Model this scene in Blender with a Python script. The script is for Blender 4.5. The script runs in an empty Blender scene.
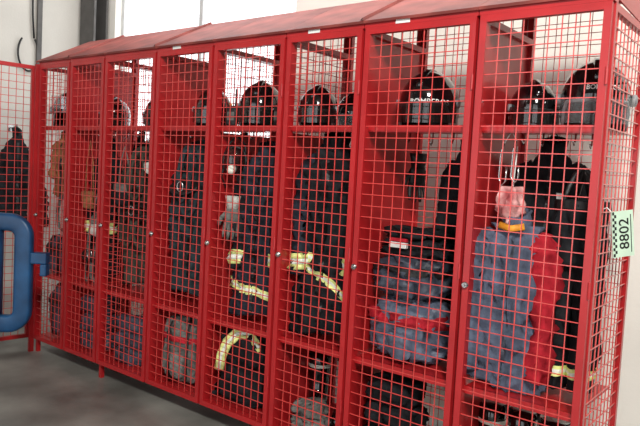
import bpy, math, random
from math import sin, cos, pi, radians, sqrt, atan2
from mathutils import Vector, Matrix, noise
random.seed(7)
COL = bpy.context.scene.collection
bpy.context.scene.view_settings.view_transform = 'Standard'

# ---------------------------------------------------------------- materials
def s2l(c):
    return tuple(((v/255)/12.92 if v/255 <= .04045 else (((v/255)+.055)/1.055)**2.4) for v in c)

def mat(name, rgb, rough=.5, metal=0, var=.15, scale=12, bump=0, bscale=60, coat=0, alpha=None, trans=0, rgb2=None):
    m = bpy.data.materials.new(name); m.use_nodes = True
    nt = m.node_tree; b = nt.nodes['Principled BSDF']
    tc = nt.nodes.new('ShaderNodeTexCoord')
    nz = nt.nodes.new('ShaderNodeTexNoise'); nz.inputs['Scale'].default_value = scale; nz.inputs['Detail'].default_value = 5
    nt.links.new(tc.outputs['Object'], nz.inputs['Vector'])
    rp = nt.nodes.new('ShaderNodeValToRGB')
    c = s2l(rgb); c2 = s2l(rgb2) if rgb2 else c
    rp.color_ramp.elements[0].position = .35; rp.color_ramp.elements[1].position = .65
    rp.color_ramp.elements[0].color = (*[max(0, v*(1-var)) for v in c], 1)
    rp.color_ramp.elements[1].color = (*[min(1, v*(1+var)) for v in c2], 1)
    nt.links.new(nz.outputs['Fac'], rp.inputs['Fac'])
    nt.links.new(rp.outputs['Color'], b.inputs['Base Color'])
    b.inputs['Roughness'].default_value = rough; b.inputs['Metallic'].default_value = metal
    b.inputs['Coat Weight'].default_value = coat
    if rough >= .7: b.inputs['Specular IOR Level'].default_value = .15
    if trans: b.inputs['Transmission Weight'].default_value = trans
    if alpha is not None: b.inputs['Alpha'].default_value = alpha
    if bump:
        n2 = nt.nodes.new('ShaderNodeTexNoise'); n2.inputs['Scale'].default_value = bscale; n2.inputs['Detail'].default_value = 4
        nt.links.new(tc.outputs['Object'], n2.inputs['Vector'])
        bp = nt.nodes.new('ShaderNodeBump'); bp.inputs['Strength'].default_value = bump; bp.inputs['Distance'].default_value = .02
        nt.links.new(n2.outputs['Fac'], bp.inputs['Height']); nt.links.new(bp.outputs['Normal'], b.inputs['Normal'])
    return m

RED = mat('red_paint', (170, 29, 33), .38, var=.10, scale=6, coat=.2)
REDW = mat('red_wire', (206, 66, 62), .28, var=.10, scale=9, coat=.5)
REDR = mat('red_roof', (124, 46, 40), .65, var=.3, scale=3.5, rgb2=(146, 66, 58), bump=.15, bscale=9)
CHROME = mat('chrome', (190, 190, 190), .25, 1, var=.05)
BLACK = mat('black_shell', (9, 9, 11), .10, var=.2, coat=.8)
TRIM = mat('gray_trim', (130, 130, 132), .4, var=.1)
BLK = mat('black_rubber', (16, 16, 17), .5, var=.2, bump=.2)
NAVY = mat('navy_fabric', (38, 42, 51), .75, var=.4, scale=9, bump=.5, bscale=22)
DARK = mat('dark_fabric', (28, 29, 32), .75, var=.4, scale=9, bump=.5, bscale=22)
OLIVE = mat('olive_fabric', (62, 61, 54), .85, var=.35, scale=9, bump=.5, bscale=22)
TEAL = mat('green_gray_fabric', (42, 54, 58), .8, var=.35, scale=9, bump=.5, bscale=22)
DENIM = mat('blue_gray_fabric', (86, 94, 112), .85, var=.3, scale=7, bump=.5, bscale=22)
SLATE = mat('slate_nylon', (84, 93, 110), .5, var=.3, scale=9, bump=.5, bscale=18)
SLATE2 = mat('dark_slate_nylon', (56, 62, 74), .5, var=.3, scale=9, bump=.5, bscale=18)
GRAY = mat('gray_fabric', (104, 104, 100), .9, var=.4, scale=12, bump=.5, bscale=22)
PALE = mat('pale_fabric', (186, 186, 178), .9, var=.25, scale=12, bump=.4, bscale=30)
REDF = mat('red_fabric', (168, 34, 46), .8, var=.25, bump=.4, bscale=22)
PINK = mat('pale_pink_fabric', (190, 96, 98), .8, var=.25, rgb2=(222, 176, 172), bump=.35)
BROWN = mat('brown_fabric', (140, 96, 66), .9, var=.3, bump=.5)
YEL = mat('lime_reflective', (232, 240, 150), .4, var=.1)
SIL = mat('silver_reflective', (236, 240, 226), .35, var=.08)
ORG = mat('orange_webbing', (226, 150, 40), .6, var=.15)
WHITE = mat('white_plastic', (228, 228, 224), .4, var=.04)
VISOR = mat('smoked_visor', (24, 24, 24), .05, var=.05, alpha=.85, coat=.9)
CLEAR = mat('clear_visor', (140, 146, 148), .04, var=.03, alpha=.28, coat=.9)
SILV = mat('silvered_visor', (170, 174, 176), .08, .5, var=.03, alpha=.6, coat=.9)
BLUE = mat('blue_plastic', (14, 58, 98), .38, var=.15, scale=5, rgb2=(24, 76, 120))
GREENISH = mat('tag_plastic', (198, 222, 200), .4, var=.08)
INK = mat('black_ink', (14, 14, 14), .5, var=.1)
CABLE = mat('black_cable', (18, 18, 18), .5, var=.1)

# ---------------------------------------------------------------- builder
class B:
    def __init__(s): s.v = []; s.f = []; s.m = []
    def add(s, vs, fs, mi=0):
        o = len(s.v); s.v += [tuple(p) for p in vs]
        for f in fs: s.f.append(tuple(i+o for i in f)); s.m.append(mi)
    def box(s, x0, x1, y0, y1, z0, z1, mi=0):
        s.add([(x0,y0,z0),(x1,y0,z0),(x1,y1,z0),(x0,y1,z0),(x0,y0,z1),(x1,y0,z1),(x1,y1,z1),(x0,y1,z1)],
              [(0,3,2,1),(4,5,6,7),(0,1,5,4),(1,2,6,5),(2,3,7,6),(3,0,4,7)], mi)
    def loft(s, rings, c0=True, c1=True, mi=0, closed=True):
        n = len(rings[0]); vs = [p for r in rings for p in r]; fs = []
        for j in range(len(rings)-1):
            for i in range(n if closed else n-1):
                a = j*n+i; b = j*n+(i+1) % n
                fs.append((a, b, b+n, a+n))
        if c0: fs.append(tuple(reversed(range(n))))
        if c1: fs.append(tuple((len(rings)-1)*n+i for i in range(n)))
        s.add(vs, fs, mi)
    def tube(s, pts, r, seg=8, loop=False, mi=0, flat=1.0, wob=0, caps=True, sq=1.0):
        pts = [Vector(p) for p in pts]; n = len(pts)
        rs = r if isinstance(r, (list, tuple)) else [r]*n
        rings = []; up = None
        for i, p in enumerate(pts):
            if loop: t = pts[(i+1) % n]-pts[i-1]
            else: t = pts[min(i+1, n-1)]-pts[max(i-1, 0)]
            t.normalize()
            if up is None:
                up = Vector((0, 1, 0)) if abs(t.y) < .9 else Vector((1, 0, 0))
            up = (up-t*up.dot(t)).normalized(); sd = t.cross(up)
            ring = []
            for k in range(seg):
                a = 2*pi*k/seg
                w = 1+wob*(sin(3*a+i*1.3)+.6*sin(5*a-i*2.1))
                ca, sa = cos(a), sin(a)
                ca = abs(ca)**sq*(1 if ca >= 0 else -1); sa = abs(sa)**sq*(1 if sa >= 0 else -1)
                ring.append(tuple(p+(sd*ca+up*sa*flat)*rs[i]*w))
            rings.append(ring)
        if loop: rings.append(rings[0])
        s.loft(rings, caps and not loop, caps and not loop, mi)
    def pillow(s, cx, cy, cz, sx, sy, sz, e=3.2, seg=28, n=12, wob=.03, ph=0, mi=0):
        rings = []
        for j in range(n+1):
            a = -pi/2+pi*j/n
            zz = abs(sin(a))**(2/e)*(1 if sin(a) >= 0 else -1)
            rr = max(.02, abs(cos(a))**(2/e))
            ring = []
            for k in range(seg):
                t = 2*pi*k/seg
                cx_ = abs(cos(t))**(2/e)*(1 if cos(t) >= 0 else -1); cy_ = abs(sin(t))**(2/e)*(1 if sin(t) >= 0 else -1)
                w = 1+wob*(sin(4*t+ph+j*.9)+.7*sin(7*t-ph*2+j*1.7))
                ring.append((cx+sx*cx_*rr*w, cy+sy*cy_*rr*w, cz+sz*zz*(1+wob*.6*sin(3*t+ph))))
            rings.append(ring)
        s.loft(rings, True, True, mi)
    def crumple(s, amp=.012, scale=9, off=0, flatz=.3, zs=.75):
        O = Vector((off*3.1, off*1.7, off))
        out = []
        for p in s.v:
            q = Vector((p[0]*scale, p[1]*scale, p[2]*scale*zs))+O
            q = q+noise.noise_vector(q*.6)*.8
            d = noise.noise_vector(q)*amp*.7
            r = noise.noise(q*1.5+Vector((5, 5, 5))); r2 = noise.noise(q*3.3+Vector((9, 2, 5)))
            cre = (.22-abs(r))*amp*2.6+(.2-abs(r2))*amp*1.3
            c = Vector((p[0], p[1], 0)); n = c.normalized() if c.length > 1e-5 else Vector((0, 0, 0))
            v = d+n*cre
            out.append((p[0]+v.x, p[1]+v.y, p[2]+v.z*flatz))
        s.v = out
        return s
    def obj(s, name, mats, parent=None, smooth=False, loc=None, rot=None, label=None, kind=None):
        me = bpy.data.meshes.new(name); me.from_pydata(s.v, [], s.f)
        mats = mats if isinstance(mats, (list, tuple)) else [mats]
        for m in mats: me.materials.append(m)
        for p, mi in zip(me.polygons, s.m): p.material_index = mi; p.use_smooth = smooth
        me.validate(); me.update()
        import bmesh
        bm = bmesh.new(); bm.from_mesh(me); bmesh.ops.recalc_face_normals(bm, faces=bm.faces); bm.to_mesh(me); bm.free()
        o = bpy.data.objects.new(name, me); COL.objects.link(o)
        if parent: o.parent = parent
        if loc: o.location = loc
        if rot: o.rotation_euler = rot
        if label: o['label'] = label
        if kind: o['kind'] = kind
        return o

def thing(name, label, cat, loc, rot=(0,0,0), sc=1, group=None):
    e = bpy.data.objects.new(name, None); e.empty_display_size = .1; COL.objects.link(e)
    e.location = loc; e.rotation_euler = rot; e.scale = (sc,)*3
    e['label'] = label; e['category'] = cat
    if group: e['group'] = group
    return e

def interp(tab, t):
    for (a, va), (b, vb) in zip(tab, tab[1:]):
        if t <= b: 
            u = (t-a)/(b-a) if b > a else 0
            u = u*u*(3-2*u)
            return va+(vb-va)*u
    return tab[-1][1]

def text_mesh(body, size, mapf, name, m, parent, loc=None, rot=None):
    cu = bpy.data.curves.new('t', 'FONT'); cu.body = body; cu.size = size
    cu.align_x = 'CENTER'; cu.align_y = 'CENTER'; cu.offset = size*.01; cu.resolution_u = 3
    to = bpy.data.objects.new('t', cu); COL.objects.link(to)
    bpy.context.view_layer.update()
    me = bpy.data.meshes.new_from_object(to.evaluated_get(bpy.context.evaluated_depsgraph_get()))
    bpy.data.objects.remove(to)
    for v in me.vertices: v.co = mapf(v.co.x, v.co.y)
    me.materials.clear(); me.materials.append(m)
    o = bpy.data.objects.new(name, me); COL.objects.link(o)
    if parent: o.parent = parent
    if loc: o.location = loc
    if rot: o.rotation_euler = rot
    return o

# ---------------------------------------------------------------- room
b = B(); b.box(-5.45, 4, -6, 1.0, -.1, 0)
FLOOR = mat('concrete_floor', (106, 106, 101), .36, var=.2, scale=1.6, bump=.05, bscale=80, rgb2=(140, 140, 134))
b.obj('floor', FLOOR, kind='structure')
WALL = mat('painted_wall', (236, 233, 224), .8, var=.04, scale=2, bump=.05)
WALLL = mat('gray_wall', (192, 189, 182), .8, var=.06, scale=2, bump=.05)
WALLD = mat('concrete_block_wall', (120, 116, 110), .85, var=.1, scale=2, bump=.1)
wx0, wx1, wz0, wz1 = -5.12, -3.0, 1.55, 3.5
b = B()
b.box(-5.6, wx0, 1.0, 1.15, 0, 4); b.box(wx1, 4, 1.0, 1.15, 0, 4)
b.box(wx0, wx1, 1.0, 1.15, 0, wz0); b.box(wx0, wx1, 1.0, 1.15, wz1, 4)
b.obj('wall_back', WALL, kind='structure')
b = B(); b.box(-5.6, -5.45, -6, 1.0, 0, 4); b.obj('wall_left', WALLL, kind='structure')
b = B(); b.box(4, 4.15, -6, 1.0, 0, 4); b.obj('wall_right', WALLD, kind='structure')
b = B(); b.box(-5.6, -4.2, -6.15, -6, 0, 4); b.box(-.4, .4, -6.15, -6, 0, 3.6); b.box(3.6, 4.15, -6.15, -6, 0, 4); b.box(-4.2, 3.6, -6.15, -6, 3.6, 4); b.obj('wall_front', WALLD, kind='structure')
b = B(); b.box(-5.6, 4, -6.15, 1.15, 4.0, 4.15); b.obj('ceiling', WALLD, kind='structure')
ALU = mat('window_frame_paint', (190, 192, 192), .5, var=.05)
b = B(); wm = -4.05
for x in (wx0, wm-.02, wx1-.05): b.box(x, x+.04, 1.06, 1.09, wz0, wz1)
for z in (wz0, wz1-.05): b.box(wx0+.04, wm-.02, 1.06, 1.09, z, z+.05); b.box(wm+.02, wx1-.05, 1.06, 1.09, z, z+.05)
b.obj('window_1', ALU, kind='structure')
STEEL = mat('dark_steel', (80, 78, 76), .6, var=.15)
b = B(); b.box(-5.42, -5.37, .84, .98, 0, 4); b.box(-5.37, -5.20, .84, .86, 0, 4); b.box(-5.37, -5.20, .96, .98, 0, 4)
b.obj('trim_1', STEEL, kind='structure')
b = B(); b.box(-5.44, -5.42, .45, .49, 0, 4)
b.obj('trim_2', STEEL, kind='structure')

e = thing('electric_cable', 'black electric cable looping down a gray wall', 'cable', (-5.43, .1, 0))
b = B()
b.tube([(0, .28+.09*cos(radians(a)), 2.28+.15*sin(radians(a))) for a in range(-230, 60, 15)], .008, 6); b.tube([(0, .325, 2.41), (0, .31, 2.6), (0, .30, 3.0), (0, .30, 3.9)], .008, 6)
b.obj('cable_run', CABLE, e, True)

# ---------------------------------------------------------------- lockers
edges = [-4.485, -4.078, -3.675, -3.153, -2.666, -2.148, -1.690, -1.148, -.648]
ZT, ZB, ZS, ZL, DEP = 2.085, .095, 1.635, .585, .50
RIDY, RIDZ = .38, 2.30
def wires_xz(b, x0, x1, z0, z1, y, p=.05, r=.00175):
    n = max(2, round((x1-x0)/p)); 
    for i in range(1, n): 
        x = x0+(x1-x0)*i/n; b.box(x-r, x+r, y-r, y+r, z0, z1)
    n = round((z1-z0)/p)
    for i in range(1, n):
        z = z0+(z1-z0)*i/n; b.box(x0, x1, y-r*2.6, y-r*.8, z-r, z+r)
def wires_yz(b, y0, y1, z0, z1, x, p=.05, r=.0016):
    n = round((y1-y0)/p)
    for i in range(1, n):
        y = y0+(y1-y0)*i/n; b.box(x-r, x+r, y-r, y+r, z0, z1)
    n = round((z1-z0)/p)
    for i in range(1, n):
        z = z0+(z1-z0)*i/n; b.box(x+r*.8, x+r*2.6, y0, y1, z-r, z+r)

def make_door(parent, w, loc, rot=None):
    h0, h1 = ZB+.005, ZT-.03; t = .027
    b = B()
    b.box(0, t, -.026, 0, h0, h1); b.box(w-t, w, -.026, 0, h0, h1)
    b.box(t, w-t, -.026, 0, h0, h0+t); b.box(t, w-t, -.026, 0, h1-t, h1)
    d = b.obj('door', RED, parent, loc=loc, rot=rot)
    b = B(); wires_xz(b, t, w-t, h0+t, h1-t, -.012); b.obj('wire_mesh', REDW, d)
    b = B()
    b.tube([(.0135, -.026, 1.0), (.0135, -.034, 1.0), (.0135, -.038, 1.0)], [.0135, .0135, .010], 16)
    b.tube([(.0135, -.038, 1.0), (.0135, -.046, 1.0)], [.006, .005], 8)
    b.obj('latch', CHROME, d, label='chrome round latch')
    for z in (.35, 1.05, 1.8):
        b = B(); b.tube([(w, -.028, z-.03), (w, -.028, z+.03)], .006, 8); b.obj('hinge', RED, d)
    return d

for i in range(8):
    x0, x1 = edges[i], edges[i+1]; w = x1-x0
    solid = i in (1, 3, 6, 7)
    lab = 'red steel locker with wire mesh door holding fire gear' if i < 7 else 'red steel locker with mesh end panel carrying a number tag'
    L = thing('locker', lab, 'locker', (x0, 0, 0), group='red wire mesh fire gear lockers')
    t = .026
    b = B()
    for q, xx in enumerate((.002, w-t-.002)):
        leg = (i, q) in ((0, 0), (2, 0), (5, 0), (7, 1))
        b.box(xx, xx+t, .002, t, 0 if leg else ZB-.01, ZT-.03); b.box(xx, xx+t, DEP-t, DEP, 0, ZT+.12)
        b.box(xx, xx+t, t, DEP-t, ZB, ZB+t); b.box(xx, xx+t, t, DEP-t, ZT-t-.03, ZT-.03)
    for yy in (.002, DEP-t):
        b.box(t, w-t, yy, yy+t, ZB, ZB+t)
    b.box(.002, w-.002, -.024, t, ZT-.029, ZT)
    b.box(t, w-t, DEP-t, DEP, ZT+.09, ZT+.12)
    b.obj('frame', RED, L)
    b = B(); b.box(t, w-t, t, DEP-t, ZB+t, ZB+t+.004); b.obj('bottom_panel', RED, L)
    for zz in (ZS, ZL):
        b = B(); b.box(.03, w-.03, .03, DEP-.03, zz-.003, zz); b.box(.028, w-.028, .012, .03, zz-.03, zz); b.obj('shelf', RED, L)
    b = B()
    if i in (4, 5):
        b.box(.004, .010, t, DEP-t, ZB+t, ZS-.035); wires_yz(b, t, DEP-t, ZS-.03, ZT-.03-t, .012); b.obj('side_panel', RED, L)
    elif solid:
        b.box(.004, .010, t, DEP-t, ZB+t, ZT-.03-t); b.obj('side_panel', RED, L)
    else:
        wires_yz(b, t, DEP-t, ZB+t, ZT-.03-t, .012); b.obj('side_mesh', REDW, L)
    if i == 7:
        b = B(); wires_yz(b, t, DEP-t, ZB+t, ZT-.03-t, w-.012, r=.002); b.obj('side_mesh', REDW, L)
    b = B(); wires_xz(b, t, w-t, ZB+t, ZT+.08, DEP-.012, .05, .0014); b.obj('back_mesh', REDW, L)
    b = B(); ov = .0 if i else .03
    f0 = (-.035, ZT+.002); sec = [f0, (RIDY, RIDZ), (DEP+.02, ZT+.13), (DEP+.02, ZT+.118), (RIDY, RIDZ-.014), (-.035, ZT-.012+.002)]
    ra, rb = .001-ov, w-.001
    b.add([(ra, y, z) for y, z in sec]+[(rb, y, z) for y, z in sec],
          [(k, (k+1) % 6, (k+1) % 6+6, k+6) for k in range(6)]+[(0, 1, 2, 3, 4, 5), (11, 10, 9, 8, 7, 6)])
    if i in (0, 2, 5):
        b.add([(w-.02, y, z+.001) for y, z in sec[:3]]+[(w-.006, y, z+.014) for y, z in sec[:3]]+[(w-.001, y, z+.001) for y, z in sec[:3]],
              [(0, 1, 4, 3), (1, 2, 5, 4), (3, 4, 7, 6), (4, 5, 8, 7)])
    b.obj('roof', REDR, L)
    if i in (0, 7):
        b = B(); xx = .004 if i == 0 else w-.010
        sec2 = [(.0, ZT-.01), (RIDY, RIDZ-.02), (DEP-.002, ZT+.11), (DEP-.002, ZT-.03)]
        b.add([(xx, y, z) for y, z in sec2]+[(xx+.006, y, z) for y, z in sec2], [(0,1,2,3), (7,6,5,4)]+[(k, (k+1)%4, (k+1)%4+4, k+4) for k in range(4)])
        b.obj('gable', RED, L)
    for hx in (.3, .7):
        for hy in (.15, .36):
            b = B(); X = w*hx
            b.tube([(X, hy, ZS-.004), (X, hy, ZS-.05), (X, hy-.012, ZS-.065), (X, hy-.026, ZS-.05)], .004, 6)
            b.obj('coat_hook', CHROME, L, True)
    if i in (3, 5, 6):
        b = B(); b.box(w*.30, w*.30+.07, -.0262, -.0245, ZT-.024, ZT-.006); b.obj('name_sticker', WHITE, L, label='small white paper sticker')
    make_door(L, w-.016, (.008, 0, 0))

L = thing('locker_gate', 'red wire mesh gate standing open beside the lockers', 'mesh gate', (edges[0]-.03, -.03, 0), (0, 0, radians(-96)))
make_door(L, .46, (0, 0, 0))
b = B(); b.box(-.02, .012, .004, .03, 0, ZT-.02); b.obj('post', RED, L)

# ---------------------------------------------------------------- clothing
def jacket(label, x, y, z, L=.8, hw=.19, hd=.085, rot=0, m=NAVY, bands=(), slump=.0, sleeve=.55, tilt=0, name='turnout_jacket', lean=0, front=None, cuff=True, sleeves=None, amp=.016, badge=None, neck=.30, sc=13, zs=.4, arcs=None, cone=False):
    ph = random.uniform(0, 6)
    J = thing(name, label, 'jacket', (x, y, z), (0, radians(lean), radians(rot)))
    HW = [(0, hw*neck), (.05, hw*.5), (.14, hw*(.92-slump)), (.4, hw*(.92-slump*.5)), (1, hw*1.02)]
    if cone: HW = [(0, hw*.10), (.12, hw*.30), (.3, hw*.55), (.6, hw*.85), (1, hw*1.1)]
    HD = [(0, hd*.55), (.05, hd*.7), (.14, hd*.85), (.5, hd), (1, hd*1.05)]
    def ring(t, off=0, tl=0, n=60):
        r = []
        for k in range(n):
            a = 2*pi*k/n; tt = min(1, max(0, t+tl*cos(a)))
            f = 1+min(1, .15+tt*1.4)*(.07*sin(4*a+ph+1.5*tt)+.05*sin(7*a-ph+3*tt)+.03*sin(12*a+2*ph+4*tt))
            f += .02*sin(tt*22+3*cos(a)+ph)
            ca, sa = cos(a), sin(a)
            X = (interp(HW, tt)*f+off)*abs(ca)**.8*(1 if ca > 0 else -1)
            Y = (interp(HD, tt)*f+off)*abs(sa)**.8*(1 if sa > 0 else -1)
            r.append((X, Y, -L*tt-.02*sin(2*a+ph)*tt))
        return r
    b = B(); b.loft([ring(i/60, n=84) for i in range(61)], True, True); b.crumple(amp, sc, ph, zs=zs).obj('body', m, J, True)
    b = B()
    cr = []
    for zz, s in ((-.015, .34), (.02, .33), (.05, .36), (.052, .28), (.01, .22)):
        if cone: s *= .4
        cr.append([(hw*s*cos(2*pi*k/20), hd*.75*sin(2*pi*k/20), zz+.018*sin(2*pi*k/20)) for k in range(20)])
    b.loft(cr, False, True); b.crumple(amp*.6, 14, ph).obj('collar', m, J, True)
    b = B(); b.tube([(-.02, hd*.3, .0), (-.018, hd*.2, .06), (0, hd*.1, .085), (.018, hd*.2, .06), (.02, hd*.3, .0)], .0035, 6); b.obj('hanging_loop', BLK, J, True)
    for q, sgn in enumerate((-1, 1)):
        sm = sleeves[q] if sleeves else m
        sh = hw*(.80-slump)
        sl = sleeve
        P = [(sgn*sh*.6, 0, -L*.09), (sgn*sh*.98, .0, -L*.15), (sgn*(sh*1.06), -.012, -L*.28), (sgn*(sh*1.10), -.022, -L*(sl*.75)), (sgn*(sh*1.06), -.04, -L*sl), (sgn*(sh*1.0), -.052, -L*(sl+.14))]
        if cone: P = [(sgn*hw*.15, 0, -L*.12), (sgn*hw*.35, .0, -L*.22), (sgn*hw*.55, -.012, -L*.36), (sgn*hw*.7, -.02, -L*.55), (sgn*hw*.85, -.03, -L*.7), (sgn*hw*.9, -.04, -L*.85)]
        k_ = min(1, hw/.16)
        R = [r*k_ for r in (.052, .062, .058, .052, .05, .046)]
        if cone: R = [.03, .04, .05, .05, .05, .045]
        b = B(); pts = []; rr = []
        for k in range(len(P)-1):
            for u in (0, .2, .4, .6, .8):
                pts.append(Vector(P[k]).lerp(Vector(P[k+1]), u)); rr.append((R[k]*(1-u)+R[k+1]*u)*(1+.06*sin(len(pts)*1.5+ph)))
        pts.append(Vector(P[-1])); rr.append(R[-1])
        b.tube(pts, rr, 22, wob=.03); s = b.crumple(amp, 12, ph+1, zs=.9).obj('sleeve', sm, J, True)
        if bands and cuff:
            a, c = Vector(P[4]), Vector(P[5]); q_ = [a.lerp(c, u) for u in (.2, .4, .6, .8)]
            b = B(); b.tube(q_[0:2], .056*k_, 22, mi=0); b.tube(q_[1:3], .0565*k_, 22, mi=1); b.tube(q_[2:4], .055*k_, 22, mi=0); b.crumple(amp, 12, ph+1, zs=.9).obj('reflective_band', [YEL, SIL], s, True)
    for t in bands:
        b = B(); dt = .016/L
        for k, mi in ((-1.5, 0), (-.5, 1), (.5, 0)):
            ra, rb = ring(t+dt*k, .006, tilt, 84), ring(t+dt*(k+1), .006, tilt, 84)
            if arcs:
                for (k0, k1) in arcs: b.loft([ra[k0:k1], rb[k0:k1]], False, False, mi, closed=False)
            else: b.loft([ra, rb], False, False, mi)
        b.crumple(amp, sc, ph, zs=zs).obj('reflective_band', [YEL, SIL], J, True)
    b = B()
    R0 = [ring(i/60, .004, n=84)[63] for i in range(5, 61)]
    b.loft([[(p[0]-.008, p[1]-.002, p[2]), (p[0]+.008, p[1]-.002, p[2]), (p[0]+.008, p[1]+.004, p[2]), (p[0]-.008, p[1]+.004, p[2])] for p in R0])
    b.crumple(amp, sc, ph, zs=zs).obj('zipper', front or BLK, J)
    if badge:
        b = B(); R0 = []
        for t in (.24, .27, .30):
            rg = ring(t, .006); R0.append(rg[47:52])
        b.loft(R0, False, False, closed=False); b.crumple(amp, sc, ph, zs=zs).obj('chest_badge', badge, J, True)
    return J

def trousers(label, x, y, z, L=.85, hw=.15, hd=.07, rot=0, m=NAVY, bands=(), belt=BLK, braces=None, name='turnout_trousers', amp=.014):
    ph = random.uniform(0, 6)
    T = thing(name, label, 'trousers', (x, y, z), (0, 0, radians(rot)))
    def ring(cx, w, d, zz, t, n=44, off=0):
        r = []
        for k in range(n):
            a = 2*pi*k/n; f = 1+.08*sin(4*a+ph+t*5)+.05*sin(7*a-ph+t*9)+.03*sin(t*30+a)
            r.append((cx+(w*f+off)*cos(a), (d*f+off)*sin(a), zz))
        return r
    b = B(); b.loft([ring(0, hw*(.86+.14*min(1, i/9)), hd*(.9+.15*min(1, i/9)), -L*.34*i/12, .34*i/12, 44) for i in range(13)])
    b.crumple(amp, 11, ph, zs=.5).obj('waist', m, T, True)
    for sgn in (-1, 1):
        c = sgn*hw*.5
        def lr(q, off=0): return ring(c*(1+.06*sin(q*9)), hw*.54*(1-.08*q), hd*(1.05-.1*q), -L*(.25+.75*q), q+sgn, off=off)
        b = B(); b.loft([lr(i/36) for i in range(37)]); lg = b.crumple(amp, 11, ph, zs=.5).obj('leg', m, T, True)
        for tb in bands:
            t = (tb-.25)/.75; b = B(); dt = .018/L
            for k, mi in ((-1.5, 0), (-.5, 1), (.5, 0)):
                b.loft([lr(t+dt*k, .006), lr(t+dt*(k+1), .006)], False, False, mi)
            b.crumple(amp, 11, ph, zs=.5).obj('reflective_band', [YEL, SIL], lg, True)
    b = B(); b.loft([ring(0, hw*.87, hd*.92, -L*t, t, 44, .005) for t in (.005, .045)], False, False); b.crumple(amp, 11, ph, zs=.5).obj('belt', belt, T, True)
    b = B()
    for sgn in (-1, 1):
        b.tube([(sgn*hw*.6, -hd*.8, -.02), (sgn*hw*.45, -hd*.4, .05), (sgn*.03, 0, .10), (0, .0, .13), (-sgn*.0, .02, .10), (sgn*hw*.3, hd*.7, -.02)], .009, 6, flat=.4)
    b.obj('braces', braces or BLK, T, True)
    return T

def garment(label, x, y, z, sx, sy, sz, rot=0, m=NAVY, layers=3, band=False, patch=None, name='folded_jacket', cat='folded clothes', amp=.02):
    G = thing(name, label, cat, (x, y, z), (0, 0, radians(rot)))
    b = B(); h = sz/layers
    for i in range(layers):
        b.pillow(random.uniform(-.012, .012), random.uniform(-.008, .008), h*(i+.5), sx*(1-.05*i), sy*(1-.05*i), h*.58, 3.0, seg=60, n=22, wob=.03, ph=i*2.1+x*9)
    b.crumple(amp, 14, x*3, .8)
    b.v = [(v[0], v[1], max(v[2], .0)) for v in b.v]
    b.obj('folded_cloth', m, G, True)
    if band:
        b = B()
        for k, mi in ((-1, 0), (0, 1), (1, 0)):
            pts = [(-sx*.70+k*.018, -sy*.98-.014, sz*.45), (-sx*.62+k*.017, -sy*.98-.014, sz*.66), (-sx*.42+k*.014, -sy*.98-.012, sz*.84+k*-.012), (-sx*.12+k*.01, -sy*.85-.01, sz*.98-k*.018), (sx*.25+k*.006, -sy*.8, sz*1.0-k*.021), (sx*.7, -sy*.85, sz*.84-k*.022)]
            b.tube(pts, .0125, 6, mi=mi, flat=.5)
        b.crumple(.006, 14, x*3).obj('reflective_band', [YEL, SIL], G, True)
    if patch:
        b = B(); b.box(-sx*.45, sx*.1, -sy*1.04-.012, -sy*1.04+.004, sz*.35, sz*.55, 0); b.box(-sx*.45, sx*.1, -sy*1.04-.012, -sy*1.04+.004, sz*.58, sz*.7, 1)
        b.obj('label_patch', patch, G)
    return G

def bag(label, x, y, z, sx, sy, sz, rot=0, m=SLATE, trim=REDF, name='duffel_bag', tilt=0, amp=.016, bh=.016, ex=4.0, straps=True):
    G = thing(name, label, 'bag', (x, y, z), (0, radians(tilt), radians(rot)))
    O = x*5
    def clampz(b): b.v = [(v[0], v[1], max(v[2], 0)) for v in b.v]; return b
    b = B(); b.pillow(0, 0, sz, sx, sy, sz, ex, seg=72, n=32, wob=.014, ph=x*7); b.crumple(amp, 11, O, .8); clampz(b).obj('bag_body', m, G, True)
    zc = sz*1.35
    def prof(zz):
        u = min(1, abs(zz-sz)/sz); return (1-u**ex)**(1/ex)
    rr = []
    for q in range(5):
        zz = zc-bh+bh*.5*q; P_ = prof(zz); r = []
        for k in range(72):
            t = 2*pi*k/72
            c_ = abs(cos(t))**(2/ex)*(1 if cos(t) >= 0 else -1); s_ = abs(sin(t))**(2/ex)*(1 if sin(t) >= 0 else -1)
            r.append(((sx*1.02*P_+.005)*c_, (sy*1.02*P_+.005)*s_, zz))
        rr.append(r)
    b = B(); b.loft(rr, False, False); b.crumple(amp, 11, O, .8).obj('trim_band', trim, G, True)
    if straps:
        for sg in (-1, 1):
            b = B(); b.tube([(sg*sx*.45-.0, -sy*1.04-.008, sz*.1), (sg*sx*.45, -sy*1.05-.01, sz*.8), (sg*sx*.45, -sy*1.05-.01, sz*1.5), (sg*sx*.4, -sy*.7, sz*2.02), (sg*sx*.3, 0, sz*2.05)], .011, 6, flat=.4); b.crumple(amp, 11, O, .8).obj('strap', BLK, G, True)
    b = B(); b.pillow(0, -sy*1.02, sz*.6, sx*.32, .03, sz*.4, 4, wob=.01); b.crumple(amp*.6, 11, O, .8).obj('pocket', m, G, True)
    return G

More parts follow.
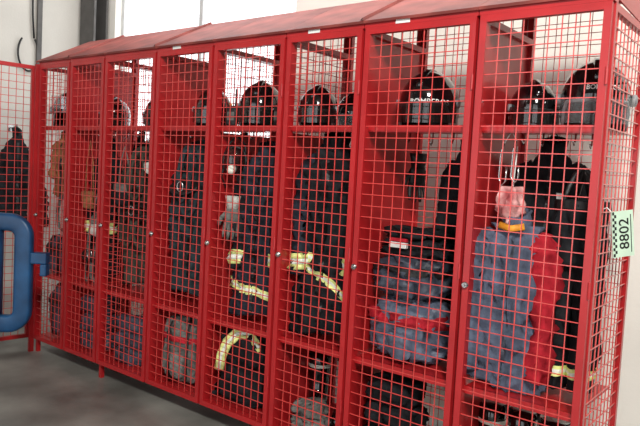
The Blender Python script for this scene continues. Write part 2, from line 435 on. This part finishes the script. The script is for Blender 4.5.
# ---------------------------------------------------------------- helmet
def helmet(label, x, y, z, rot=0, sc=1.0, m=BLACK, vis=VISOR, text=None, up=False, stripe=WHITE, group='fire helmets on the upper shelf', wide=1.0):
    H = thing('fire_helmet', label, 'helmet', (x, y, z+.102*sc), (0, 0, radians(rot)), sc, group)
    a, bf, br, c = .112*wide, .128*wide, .145, .135
    def rim(th):
        s = sin(th)
        f = min(1, max(0, (-s-.25)/.35)); f = f*f*(3-2*f)
        return -.095*(1-f)-.012*f-(.006 if s > .5 else 0)
    def pt(th, zz, off=0):
        bb = bf if sin(th) < 0 else br
        if zz >= 0: r = sqrt(max(0, 1-(zz/c)**2))
        else: r = 1-.10*(zz/.095)**2
        if sin(th) > .2 and zz < -.02: r *= 1+.10*(-zz-.02)/.075*sin(th)
        return Vector(((a*r+off)*cos(th), (bb*r+off)*sin(th), zz+(off if zz > .1 else 0)))
    N = 40
    rings = []
    for j in range(15):
        u = j/14; r = []
        for k in range(N):
            th = 2*pi*k/N; z0 = rim(th)
            r.append(tuple(pt(th, z0+(c-z0)*sin(u*pi/2)*.998)))
        rings.append(r)
    b = B(); b.loft(rings, False, True)
    b.obj('shell', m, H, True)
    b = B(); b.loft([[tuple(Vector(p)*.93) for p in r] for r in rings[:9]], False, True); b.obj('liner', BLK, H, True)
    b = B(); b.tube([pt(2*pi*k/N, rim(2*pi*k/N), .002) for k in range(N)], .0055, 6, True); b.obj('rim', TRIM, H, True)
    b = B(); rr = []
    for k in range(13):
        el = radians(25+k*11)
        yy, zz = -cos(el)*(bf if cos(el) > 0 else br), sin(el)*c
        n = Vector((0, yy/.018, zz/.018)).normalized(); p = Vector((0, yy, zz)); h = .007*sin(pi*k/12)+.002
        rr.append([tuple(p+Vector((-.020, 0, 0))-n*.004), tuple(p+Vector((-.012, 0, 0))+n*h), tuple(p+Vector((.012, 0, 0))+n*h), tuple(p+Vector((.020, 0, 0))-n*.004)])
    b.loft(rr); b.obj('comb', m, H, True)
    b = B(); R = []
    for j in range(7):
        zz = -.088+j*.014
        r = []
        for k in range(19):
            th = radians(-166+k*152/18); p = pt(th, max(zz, -.05)*.6, .014); p.z = zz+.008*cos(th)**2
            if up: p.z += .095; p.y *= .92; p.x *= .97
            r.append(tuple(p))
        R.append(r)
    b.loft(R, False, False, closed=False); b.obj('visor', vis, H, True)
    for sg in (0, pi):
        b = B(); p = pt(sg-.15 if sg == 0 else sg+.15, .0, .004); s = 1 if sg == 0 else -1
        b.tube([p-Vector((s*.004, 0, 0)), p+Vector((s*.010, 0, 0)), p+Vector((s*.013, 0, 0))], [.02, .02, .014], 14); b.obj('visor_pivot', TRIM, H, True)
    for th0 in (radians(2), radians(182), radians(90)):
        b = B()
        for q in range(3):
            t0 = th0-.22+q*.17
            b.loft([[tuple(pt(t0+k*.03, zz, .0022)) for k in range(4)] for zz in (-.052, -.044, -.036)], False, False, closed=False)
        b.obj('reflective_sticker', stripe, H, True)
    if text:
        def mp(u, v): return pt(radians(text[1])+u/.118, text[2]+v, .0035)
        text_mesh(text[0], text[3], mp, 'lettering', WHITE, H)
    b = B(); b.tube([(-.09, -.0, -.07), (-.085, -.03, -.092), (0, -.05, -.097), (.085, -.03, -.092), (.09, 0, -.07)], .006, 6, flat=.5); b.obj('chin_strap', BLK, H, True)
    return H

def boot(label, x, y, z, rot=0, sc=1, group='fire boots in the bottom compartments'):
    T = thing('fire_boot', label, 'boot', (x, y, z), (0, 0, radians(rot)), sc, group)
    P = [(0, .04, .33), (0, .04, .27), (0, .04, .2), (0, .035, .13), (0, .015, .085), (0, -.035, .066), (0, -.09, .055), (0, -.14, .048), (0, -.17, .045)]
    R = [.060, .058, .054, .052, .056, .050, .046, .040, .020]
    b = B(); b.tube(P, R, 16, wob=.01); b.obj('boot_upper', BLACK, T, True)
    b = B(); out = []
    for k in range(28):
        a = 2*pi*k/28; out.append((.047*cos(a)*(1+.12*(-sin(a) > 0)), .145*sin(a)-.045))
    b.loft([[(p[0], p[1], zz) for p in out] for zz in (0, .012, .028)]); b.obj('sole', DARK, T, True)
    b = B(); b.tube([(0, .04, .25), (0, .04, .268)], .0605, 16, caps=False); b.obj('reflective_band', SIL, T, True)
    for sg in (-1, 1):
        b = B(); b.tube([(sg*.058, .02, .31), (sg*.068, .02, .345), (sg*.068, .045, .35), (sg*.058, .05, .31)], .006, 6); b.obj('pull_loop', BLK, T, True)
    return T

def glove(label, x, y, z, rot=(0,0,0), m=BLK, cuffm=BLK):
    G = thing('work_glove', label, 'glove', (x, y, z), rot)
    b = B(); b.pillow(0, 0, -.05, .045, .018, .055, 2.8, 20, 8, .01)
    for k, (l, dx) in enumerate(((.065, -.034), (.078, -.012), (.074, .011), (.058, .033))):
        b.tube([(dx, 0, -.085), (dx*1.1, -.004, -.105), (dx*1.15, -.012, -.10-l*.6), (dx*1.15, -.022, -.10-l)], [.0115, .012, .0105, .007], 8)
    b.tube([(-.035, 0, -.035), (-.058, -.006, -.06), (-.068, -.014, -.085), (-.066, -.02, -.10)], [.013, .013, .012, .008], 8)
    b.obj('hand', m, G, True)
    b = B(); b.tube([(0, 0, -.01), (0, 0, .03), (0, 0, .06)], [.034, .040, .046], 16, flat=.55, caps=True); b.obj('cuff', cuffm, G, True)
    b = B(); b.tube([(0, 0, .055), (.0, .005, .085), (0, .012, .10)], .003, 6); b.obj('hanging_loop', BLK, G)
    return G

def mask(label, x, y, z, rot=0):
    G = thing('breathing_mask', label, 'breathing mask', (x, y, z), (0, 0, radians(rot)))
    R = []
    for j in range(8):
        a = radians(-70+j*20); r = []
        for k in range(17):
            t = radians(-170+k*160/16); r.append((.06*cos(t)*cos(a*.7), .055*sin(t)*cos(a*.7), .07*sin(a)))
        R.append(r)
    b = B(); b.loft(R, False, False, closed=False); b.obj('face_shield', VISOR, G, True)
    b = B(); b.tube([(.063*cos(2*pi*k/24), .0, .075*sin(2*pi*k/24)) for k in range(24)], .009, 8, True); b.obj('seal', BLK, G, True)
    b = B(); b.tube([(0, -.035, -.04), (0, -.065, -.05), (0, -.078, -.053)], [.024, .024, .018], 16); b.obj('regulator', SIL, G, True)
    b = B()
    for sg in (-1, 1): b.tube([(sg*.06, 0, .03), (sg*.045, .03, .09), (0, .02, .14)], .006, 6, flat=.5); b.tube([(sg*.06, 0, -.03), (sg*.08, .03, -.09), (sg*.05, .03, -.15)], .006, 6, flat=.5)
    b.obj('head_strap', BLK, G, True)
    return G

def radio(label, x, y, z, rot=0):
    G = thing('handheld_radio', label, 'radio', (x, y, z), (0, 0, radians(rot)))
    b = B(); b.pillow(0, 0, .055, .03, .02, .055, 7, 24, 10, 0); b.obj('radio_body', BLK, G, True)
    b = B(); b.tube([(.018, 0, .105), (.018, 0, .13), (.018, 0, .20)], [.006, .005, .004], 8); b.obj('antenna', BLK, G, True)
    b = B(); b.tube([(-.012, 0, .105), (-.012, 0, .122)], .007, 10); b.obj('knob', ORG, G, True)
    b = B(); b.box(-.02, .02, -.0225, -.019, .03, .075); b.obj('speaker_grille', GRAY, G)
    return G

def pouch(label, x, y, z, s=.06, m=GRAY, flap=BLK, hang=.2, name='gear_pouch'):
    G = thing(name, label, 'pouch', (x, y, z), (0, 0, radians(15)))
    b = B(); b.pillow(0, 0, 0, s, s*.55, s*1.2, 4, 32, 14, .02); b.crumple(.008, 16, x, .8).obj('pouch_body', m, G, True)
    b = B(); b.pillow(0, -s*.12, s*.75, s*1.04, s*.52, s*.5, 4, 28, 10, .01); b.obj('flap', flap, G, True)
    b = B(); b.tube([(-s*.7, 0, s), (-s*.5, .0, s+hang*.6), (0, 0, s+hang), (s*.5, .0, s+hang*.6), (s*.7, 0, s)], .007, 6, flat=.4); b.obj('strap', flap, G, True)
    return G

def rope(label, x, y, z, r=.07, h=.3, m=WHITE, turns=5):
    G = thing('rope_coil', label, 'rope', (x, y, z), (0, 0, radians(20)))
    b = B(); pts = []
    for k in range(turns*20):
        a = 2*pi*k/20; q = k/(turns*20)
        pts.append((r*(1+.15*sin(q*9))*cos(a), .012*sin(a*.5+q*7)-.01+.02*q, h*.5*sin(a)-.01*cos(q*20)))
    b.tube(pts, .006, 6); b.obj('rope_strand', m, G, True)
    b = B(); b.tube([(0, -.02, h*.5-.02), (.018, 0, h*.5), (0, .03, h*.5+.02), (-.018, 0, h*.5)], .008, 6, True); b.tube([(0, 0, h*.5+.01), (0, .01, h*.5+.07)], .005, 6); b.obj('rope_tie', m, G, True)
    return G

def harness(label, x, y, z, w=.12, h=.45, m=GRAY, m2=BLK, rot=15):
    G = thing('safety_harness', label, 'harness', (x, y, z), (0, 0, radians(rot)))
    def el(cx, cz, rx, rz, n=20, y0=0, tw=.02): return [(cx+rx*cos(2*pi*k/n), y0+tw*sin(2*pi*k/n+cx*20), cz+rz*sin(2*pi*k/n)) for k in range(n)]
    b = B(); b.tube(el(0, -.16, w*.55, .16), .011, 8, True, flat=.35); b.tube(el(w*.1, -.17, w*.35, .15, y0=-.012), .010, 8, True, flat=.35); b.obj('shoulder_strap', m, G, True)
    b = B(); b.tube(el(0, -h*.78, w, .035, tw=.03), .018, 8, True, flat=.35); b.obj('waist_belt', m2, G, True)
    for sg in (-1, 1):
        b = B(); b.tube(el(sg*w*.5, -h*1.05, w*.42, .09, tw=.02), .013, 8, True, flat=.35); b.obj('leg_loop', m, G, True)
    b = B(); b.tube([(.02*cos(2*pi*k/14), -.035, -h*.78+.028*sin(2*pi*k/14)) for k in range(14)], .0045, 6, True); b.obj('ring', CHROME, G, True)
    return G

SZ = ZS+.002; LZ = ZL+.002; BZ = ZB+.034
# ---- bay with end panel
helmet('black fire helmet with white lettering and clear visor', -.79, .325, SZ, 20, 1.18, text=('BOMBEROS', -82, .030, .022), vis=CLEAR)
helmet('smaller black fire helmet with pale stickers', -1.03, .30, SZ, 35, .86)
jacket('black turnout jacket with white chest badge', -.97, .41, 1.555, .74, .15, .05, 10, DARK, (), .1, badge=WHITE, amp=.012)
trousers('dark turnout trousers with lime bands near the hems', -.775, .20, 1.36, .74, .10, .06, 8, DARK, (.90,), BLK, BLK)
jacket('wrinkled blue gray work jacket with long red sleeve and orange collar', -1.0, .14, 1.245, .64, .16, .072, 4, DENIM, (), -.02, .80, name='work_jacket', sleeves=[DENIM, REDF], front=SLATE2, amp=.022, neck=.6)
b = B(); b.tube([(-.05, -.062, .0), (0, -.073, -.012), (.05, -.062, .0)], .014, 8, flat=.5)
o = b.obj('collar_tab', ORG, bpy.data.objects['work_jacket'], True)
G = thing('cloth_bundle', 'loose pinkish red cloth hanging on a white cord', 'cloth', (-1.02, .12, 1.25))
def cloth_ring(q):
    s_ = max(0, sin(pi*min(1, q/9*.9+.1)))
    return [((.02+.036*s_**.7)*cos(2*pi*k/48)*(1+.15*sin(10*pi*k/48+q*.3)), (.014+.026*s_)*sin(2*pi*k/48)*(1+.2*sin(8*pi*k/48+q*.4)), .15-.155*q/9) for k in range(48)]
b = B(); b.loft([cloth_ring(q*.5) for q in range(19)]); b.crumple(.016, 22, 1, .6, .5).obj('cloth', PINK, G, True)
b = B(); b.tube([(0, 0, .14), (0, .01, .22), (.0, .02, .31)], .003, 6); b.obj('drawstring', WHITE, G, True)
G = thing('rescue_hook', 'bright metal rescue hooks on white cord', 'climbing hooks', (-1.04, .10, 1.43))
for dx, h in ((-.02, 0), (.03, .01)):
    b = B(); b.tube([(dx, 0, .14+h), (dx-.012, 0, .10+h), (dx-.014, 0, .0+h), (dx, 0, -.03+h), (dx+.016, 0, -.01+h), (dx+.016, 0, .05+h)], .0038, 8); b.obj('hook', CHROME, G, True)
b = B(); b.tube([(-.02, 0, .14), (0, .02, .19), (.03, 0, .15)], .003, 6); b.obj('cord', WHITE, G, True)
# ---- bay with bags
helmet('black fire helmet with white lettering and dark visor', -1.49, .24, SZ, 8, 1.10, text=('BOMBEROS', -66, -.004, .030), vis=VISOR, wide=1.08)
jacket('black turnout jacket hanging at the back of a red compartment', -1.35, .39, 1.555, .80, .12, .05, 0, DARK, (), .1, cuff=False, amp=.012)
bag('blue gray duffel bag with broad red trim band', -1.465, .19, LZ, .195, .13, .145, amp=.03, bh=.024, ex=3.0, straps=False)
bag('dark slate duffel bag slumped on another bag', -1.475, .19, LZ+.280, .18, .125, .10, 4, SLATE2, BLK, amp=.028, ex=2.8, straps=False)
garment('black folded jacket with red and white label', -1.48, .20, LZ+.470, .16, .115, .12, 0, DARK, 3, patch=[WHITE, REDF], amp=.03)
glove('black work glove hanging on red panel', -1.61, .38, 1.47, (0, 0, radians(50)))
# ---- bays with large jackets
helmet('black fire helmet with smoked visor', -2.045, .125, SZ, 20, .84)
helmet('black fire helmet with clear visor behind another helmet', -2.0, .375, SZ, -25, .80, vis=CLEAR)
jacket('large navy turnout jacket with slanting lime reflective band', -1.955, .17, 1.555, .94, .18, .085, 10, DARK, (.70,), 0, .56, .17, amp=.028, arcs=((42, 84),), sleeves=[NAVY, DARK])
helmet('tall black fire helmet with dark visor', -2.50, .19, SZ, 30, 1.05)
radio('black handheld radio with orange knob', -2.60, .07, SZ, 20)
radio('black handheld radio standing on red shelf', -2.28, .10, SZ, -10)
jacket('navy turnout jacket with lime and silver bands', -2.42, .17, 1.50, .88, .16, .078, 12, NAVY, (.85,), .02, .58, .06, amp=.028, arcs=((38, 82),), sleeves=[DARK, NAVY])
mask('breathing mask with dark face shield', -2.57, .075, 1.45, 30)
glove('pale work glove clipped beside a navy jacket', -2.56, .065, 1.20, (0, 0, radians(25)), GRAY, PALE)
# ---- farther bays
helmet('black fire helmet with dark visor on red shelf', -2.83, .14, SZ, 30, .92)
jacket('dark green gray work jacket hanging from a hook', -2.97, .17, 1.50, .85, .14, .065, 15, TEAL, (), .04, name='work_jacket', amp=.024)
jacket('dark navy turnout jacket behind other gear', -2.78, .33, 1.555, .85, .09, .05, 15, DARK, (), .06, amp=.018)
harness('green and black webbing safety harness', -2.98, .07, 1.52, .08, .30, TEAL, BLK)
helmet('black fire helmet at the edge of red shelf', -3.40, .20, SZ, 30, .8)
jacket('olive gray work jacket with crumpled sleeves', -3.49, .18, 1.48, .85, .14, .06, 15, OLIVE, (), .04, name='work_jacket', amp=.024)
jacket('dark turnout jacket behind webbing and pouches', -3.27, .30, 1.555, .88, .09, .05, 15, DARK, (), .05, amp=.018)
harness('dark gray webbing safety harness with steel ring', -3.44, .07, 1.50, .12, .5, OLIVE, BLK)
pouch('white and black gear pouch hanging by its strap', -3.27, .06, 1.40, .045, PALE, BLK, .16)
pouch('dark gear pouch hanging by its strap', -3.56, .065, 1.20, .06, DARK, GRAY, .25)
jacket('dark gray work jacket with pale bands', -3.94, .20, 1.50, .88, .11, .05, 15, DARK, (.55,), .02, name='work_jacket', amp=.02)
jacket('black work jacket hanging beside gear pouches', -3.77, .33, 1.555, .88, .07, .045, 15, DARK, (), .05, name='work_jacket', amp=.015)
pouch('brown gear pouch on a brown strap', -3.95, .065, 1.14, .05, BROWN, BROWN, .35)
pouch('pale gray pouch hanging by its strap', -3.84, .07, .97, .055, PALE, GRAY, .2)
harness('gray webbing safety harness', -3.92, .09, 1.05, .08, .35, GRAY, BLK)
helmet('black fire helmet with raised silvery visor', -4.33, .13, SZ, 60, 1.05, vis=SILV, up=True)
jacket('tan canvas work jacket hanging from a hook', -4.35, .12, 1.555, .42, .09, .04, 15, BROWN, (), .05, name='work_jacket', amp=.016)
jacket('dark turnout jacket behind a rope coil', -4.22, .25, 1.50, .88, .12, .05, 15, DARK, (.75,), .02, amp=.018)
rope('coil of pale rope hanging from a hook', -4.28, .07, 1.02, .05, .24, GRAY)
helmet('black fire helmet in a shaded compartment', -3.88, .20, SZ, 30, .85)
bag('dark kit bag on lower shelf', -4.34, .12, LZ, .10, .08, .13, 10, SLATE2, BLK, 'kit_bag')
# ---- bottom compartments
garment('folded dark turnout trousers with lime reflective band', -2.47, .17, BZ, .17, .12, .40, 10, DARK, 2, True)
garment('crumpled dark turnout jacket stuffed under a shelf', -1.52, .17, BZ, .14, .12, .36, 0, DARK, 3, False)
bag('gray rucksack with red trim band', -2.95, .14, BZ, .14, .10, .20, 12, GRAY, REDF, 'rucksack', amp=.018)
bag('dark rucksack with black straps', -4.28, .14, BZ, .12, .09, .19, 12, SLATE2, BLK, 'rucksack')
garment('crumpled dark gray overalls under the shelf', -3.88, .15, BZ, .14, .10, .36, 12, SLATE2, 3)
garment('crumpled gray cloth beside black boots', -1.98, .11, BZ, .08, .06, .14, 12, GRAY, 2, amp=.03, name='crumpled_cloth', cat='cloth')
garment('crumpled slate jacket on bottom panel', -3.44, .10, BZ, .15, .06, .30, 12, SLATE2, 3, amp=.02)
for (x, y, r) in ((-.80, .2, 25), (-.95, .22, 15), (-1.08, .22, 20), (-1.25, .24, 10), (-1.76, .24, 20), (-1.90, .30, 20), (-2.08, .28, 25), (-2.24, .24, 25), (-3.24, .28, 25), (-3.40, .32, 35), (-2.75, .22, 30)):
    boot('black rubber fire boot with silver band' , x, y, BZ, r, 1.0)

# ---- jacket on the left wall
J = jacket('black jacket hanging from a wall hook', -5.34, .25, 1.58, .74, .24, .07, 78, DARK, (), .35, cone=True)
e = thing('wall_hook', 'small steel coat hook on gray wall', 'hook', (-5.45, .25, 1.64))
b = B(); b.box(0, .008, -.02, .02, -.03, .03); b.tube([(.008, 0, .0), (.08, 0, -.0), (.105, 0, .012), (.11, 0, .03)], .005, 6); b.obj('hook_body', CHROME, e)

# ---- number tag on the end panel
T = thing('number_tag', 'pale green number tag with black checks tied to mesh', 'tag', (-.648+.042, .155, 1.25), (0, radians(-8), radians(52)))
b = B(); b.box(-.045, .045, -.0035, 0, -.085, .085); b.obj('plate', GREENISH, T)
b = B()
for r_ in range(15):
    for c_ in range(2):
        if (r_+c_) % 2 == 0: b.box(-.043+c_*.008, -.035+c_*.008, -.0045, -.0036, -.082+r_*.011, -.071+r_*.011)
b.box(.032, .035, -.0045, -.0036, -.07, .07)
b.obj('check_pattern', INK, T)
text_mesh('8802', .058, lambda u, v: Vector((.006-v, -.0042, u)), 'lettering', INK, T)
b = B(); b.tube([(-.035, 0, .075), (-.045, .02, .10), (-.05, .03, .095)], .002, 6); b.obj('cable_tie', WHITE, T)

# ---- blue barrier
ang = atan2(-.621, -.784)
G = thing('crowd_barrier', 'blue plastic crowd barrier with interlocking hook arm', 'barrier', (-3.86, -.37, 0), (0, 0, ang))
b = B()
Lb = 1.45
def arc(cx, cz, R, a0, a1, n=7):
    return [(cx+R*cos(radians(a0+(a1-a0)*k/n)), 0, cz+R*sin(radians(a0+(a1-a0)*k/n))) for k in range(n+1)]
pts = arc(.14, .915, .09, 180, 90)+arc(Lb-.14, .915, .09, 90, 0)+arc(Lb-.14, .46, .09, 0, -90)+arc(.14, .46, .09, 270, 180)
b.tube(pts, .054, 20, True, flat=.6, sq=.45)
b.obj('outer_frame', BLUE, G, True)
for x in (.22, .44, .66, .88, 1.10, 1.28):
    b = B(); b.tube([(x, 0, .38), (x, 0, 1.0)], .035, 12, sq=.5); b.obj('bar', BLUE, G, True)
b = B(); b.box(-.10, .0, -.03, .03, .755, .825); b.box(-.10, -.06, -.03, .03, .68, .755)
o = b.obj('hook_arm', BLUE, G)
md = o.modifiers.new('bevel', 'BEVEL'); md.width = .008; md.segments = 3
for x in (.45, Lb-.3):
    b = B(); b.tube([(x, 0, .36), (x, 0, .06)], .03, 10); b.tube([(x, -.25, .025), (x, -.1, .05), (x, .1, .05), (x, .25, .025)], [.02, .03, .03, .02], 10)
    b.obj('foot', BLUE, G, True)

# ---------------------------------------------------------------- lights
w = bpy.data.worlds.new('World'); bpy.context.scene.world = w; w.use_nodes = True
nt = w.node_tree; bg = nt.nodes['Background']
bg.inputs['Color'].default_value = (.96, .98, 1, 1); bg.inputs['Strength'].default_value = 2.1
def area(name, loc, target, sx, sy, e, col=(1,1,1)):
    l = bpy.data.lights.new(name, 'AREA'); l.energy = e; l.shape = 'RECTANGLE'; l.size = sx; l.size_y = sy; l.color = col
    o = bpy.data.objects.new(name, l); COL.objects.link(o); o.location = loc
    o.rotation_euler = (Vector(target)-Vector(loc)).to_track_quat('-Z', 'Y').to_euler()
area('doorway_daylight', (.8, -2.9, 3.7), (-2.2, 0, 1.0), .6, .6, 230, (1, .97, .92))
area('back_wall_fill', (-2.2, .78, 3.9), (-2.2, .82, 0), 5.5, .3, 75, (1, 1, 1))  # added fill lamp above the gap, brightens the back wall; no roof opening there

# ---------------------------------------------------------------- camera
cam = bpy.data.cameras.new('camera'); co = bpy.data.objects.new('camera', cam); COL.objects.link(co)
F = 650; cam.sensor_width = 36; cam.lens = F/640*36; cam.clip_start = .05
yaw, pitch, roll = radians(38.4), math.atan(42/F), radians(3.08)
f = Vector((-sin(yaw)*cos(pitch), cos(yaw)*cos(pitch), -sin(pitch)))
r0 = Vector((cos(yaw), sin(yaw), 0)); u0 = r0.cross(f)
rr = r0*cos(roll)+u0*sin(roll); uu = u0*cos(roll)-r0*sin(roll)
M = Matrix((rr, uu, -f)).transposed().to_4x4(); M.translation = Vector((0, -2.4, 1.42))
co.matrix_world = M
bpy.context.scene.camera = co
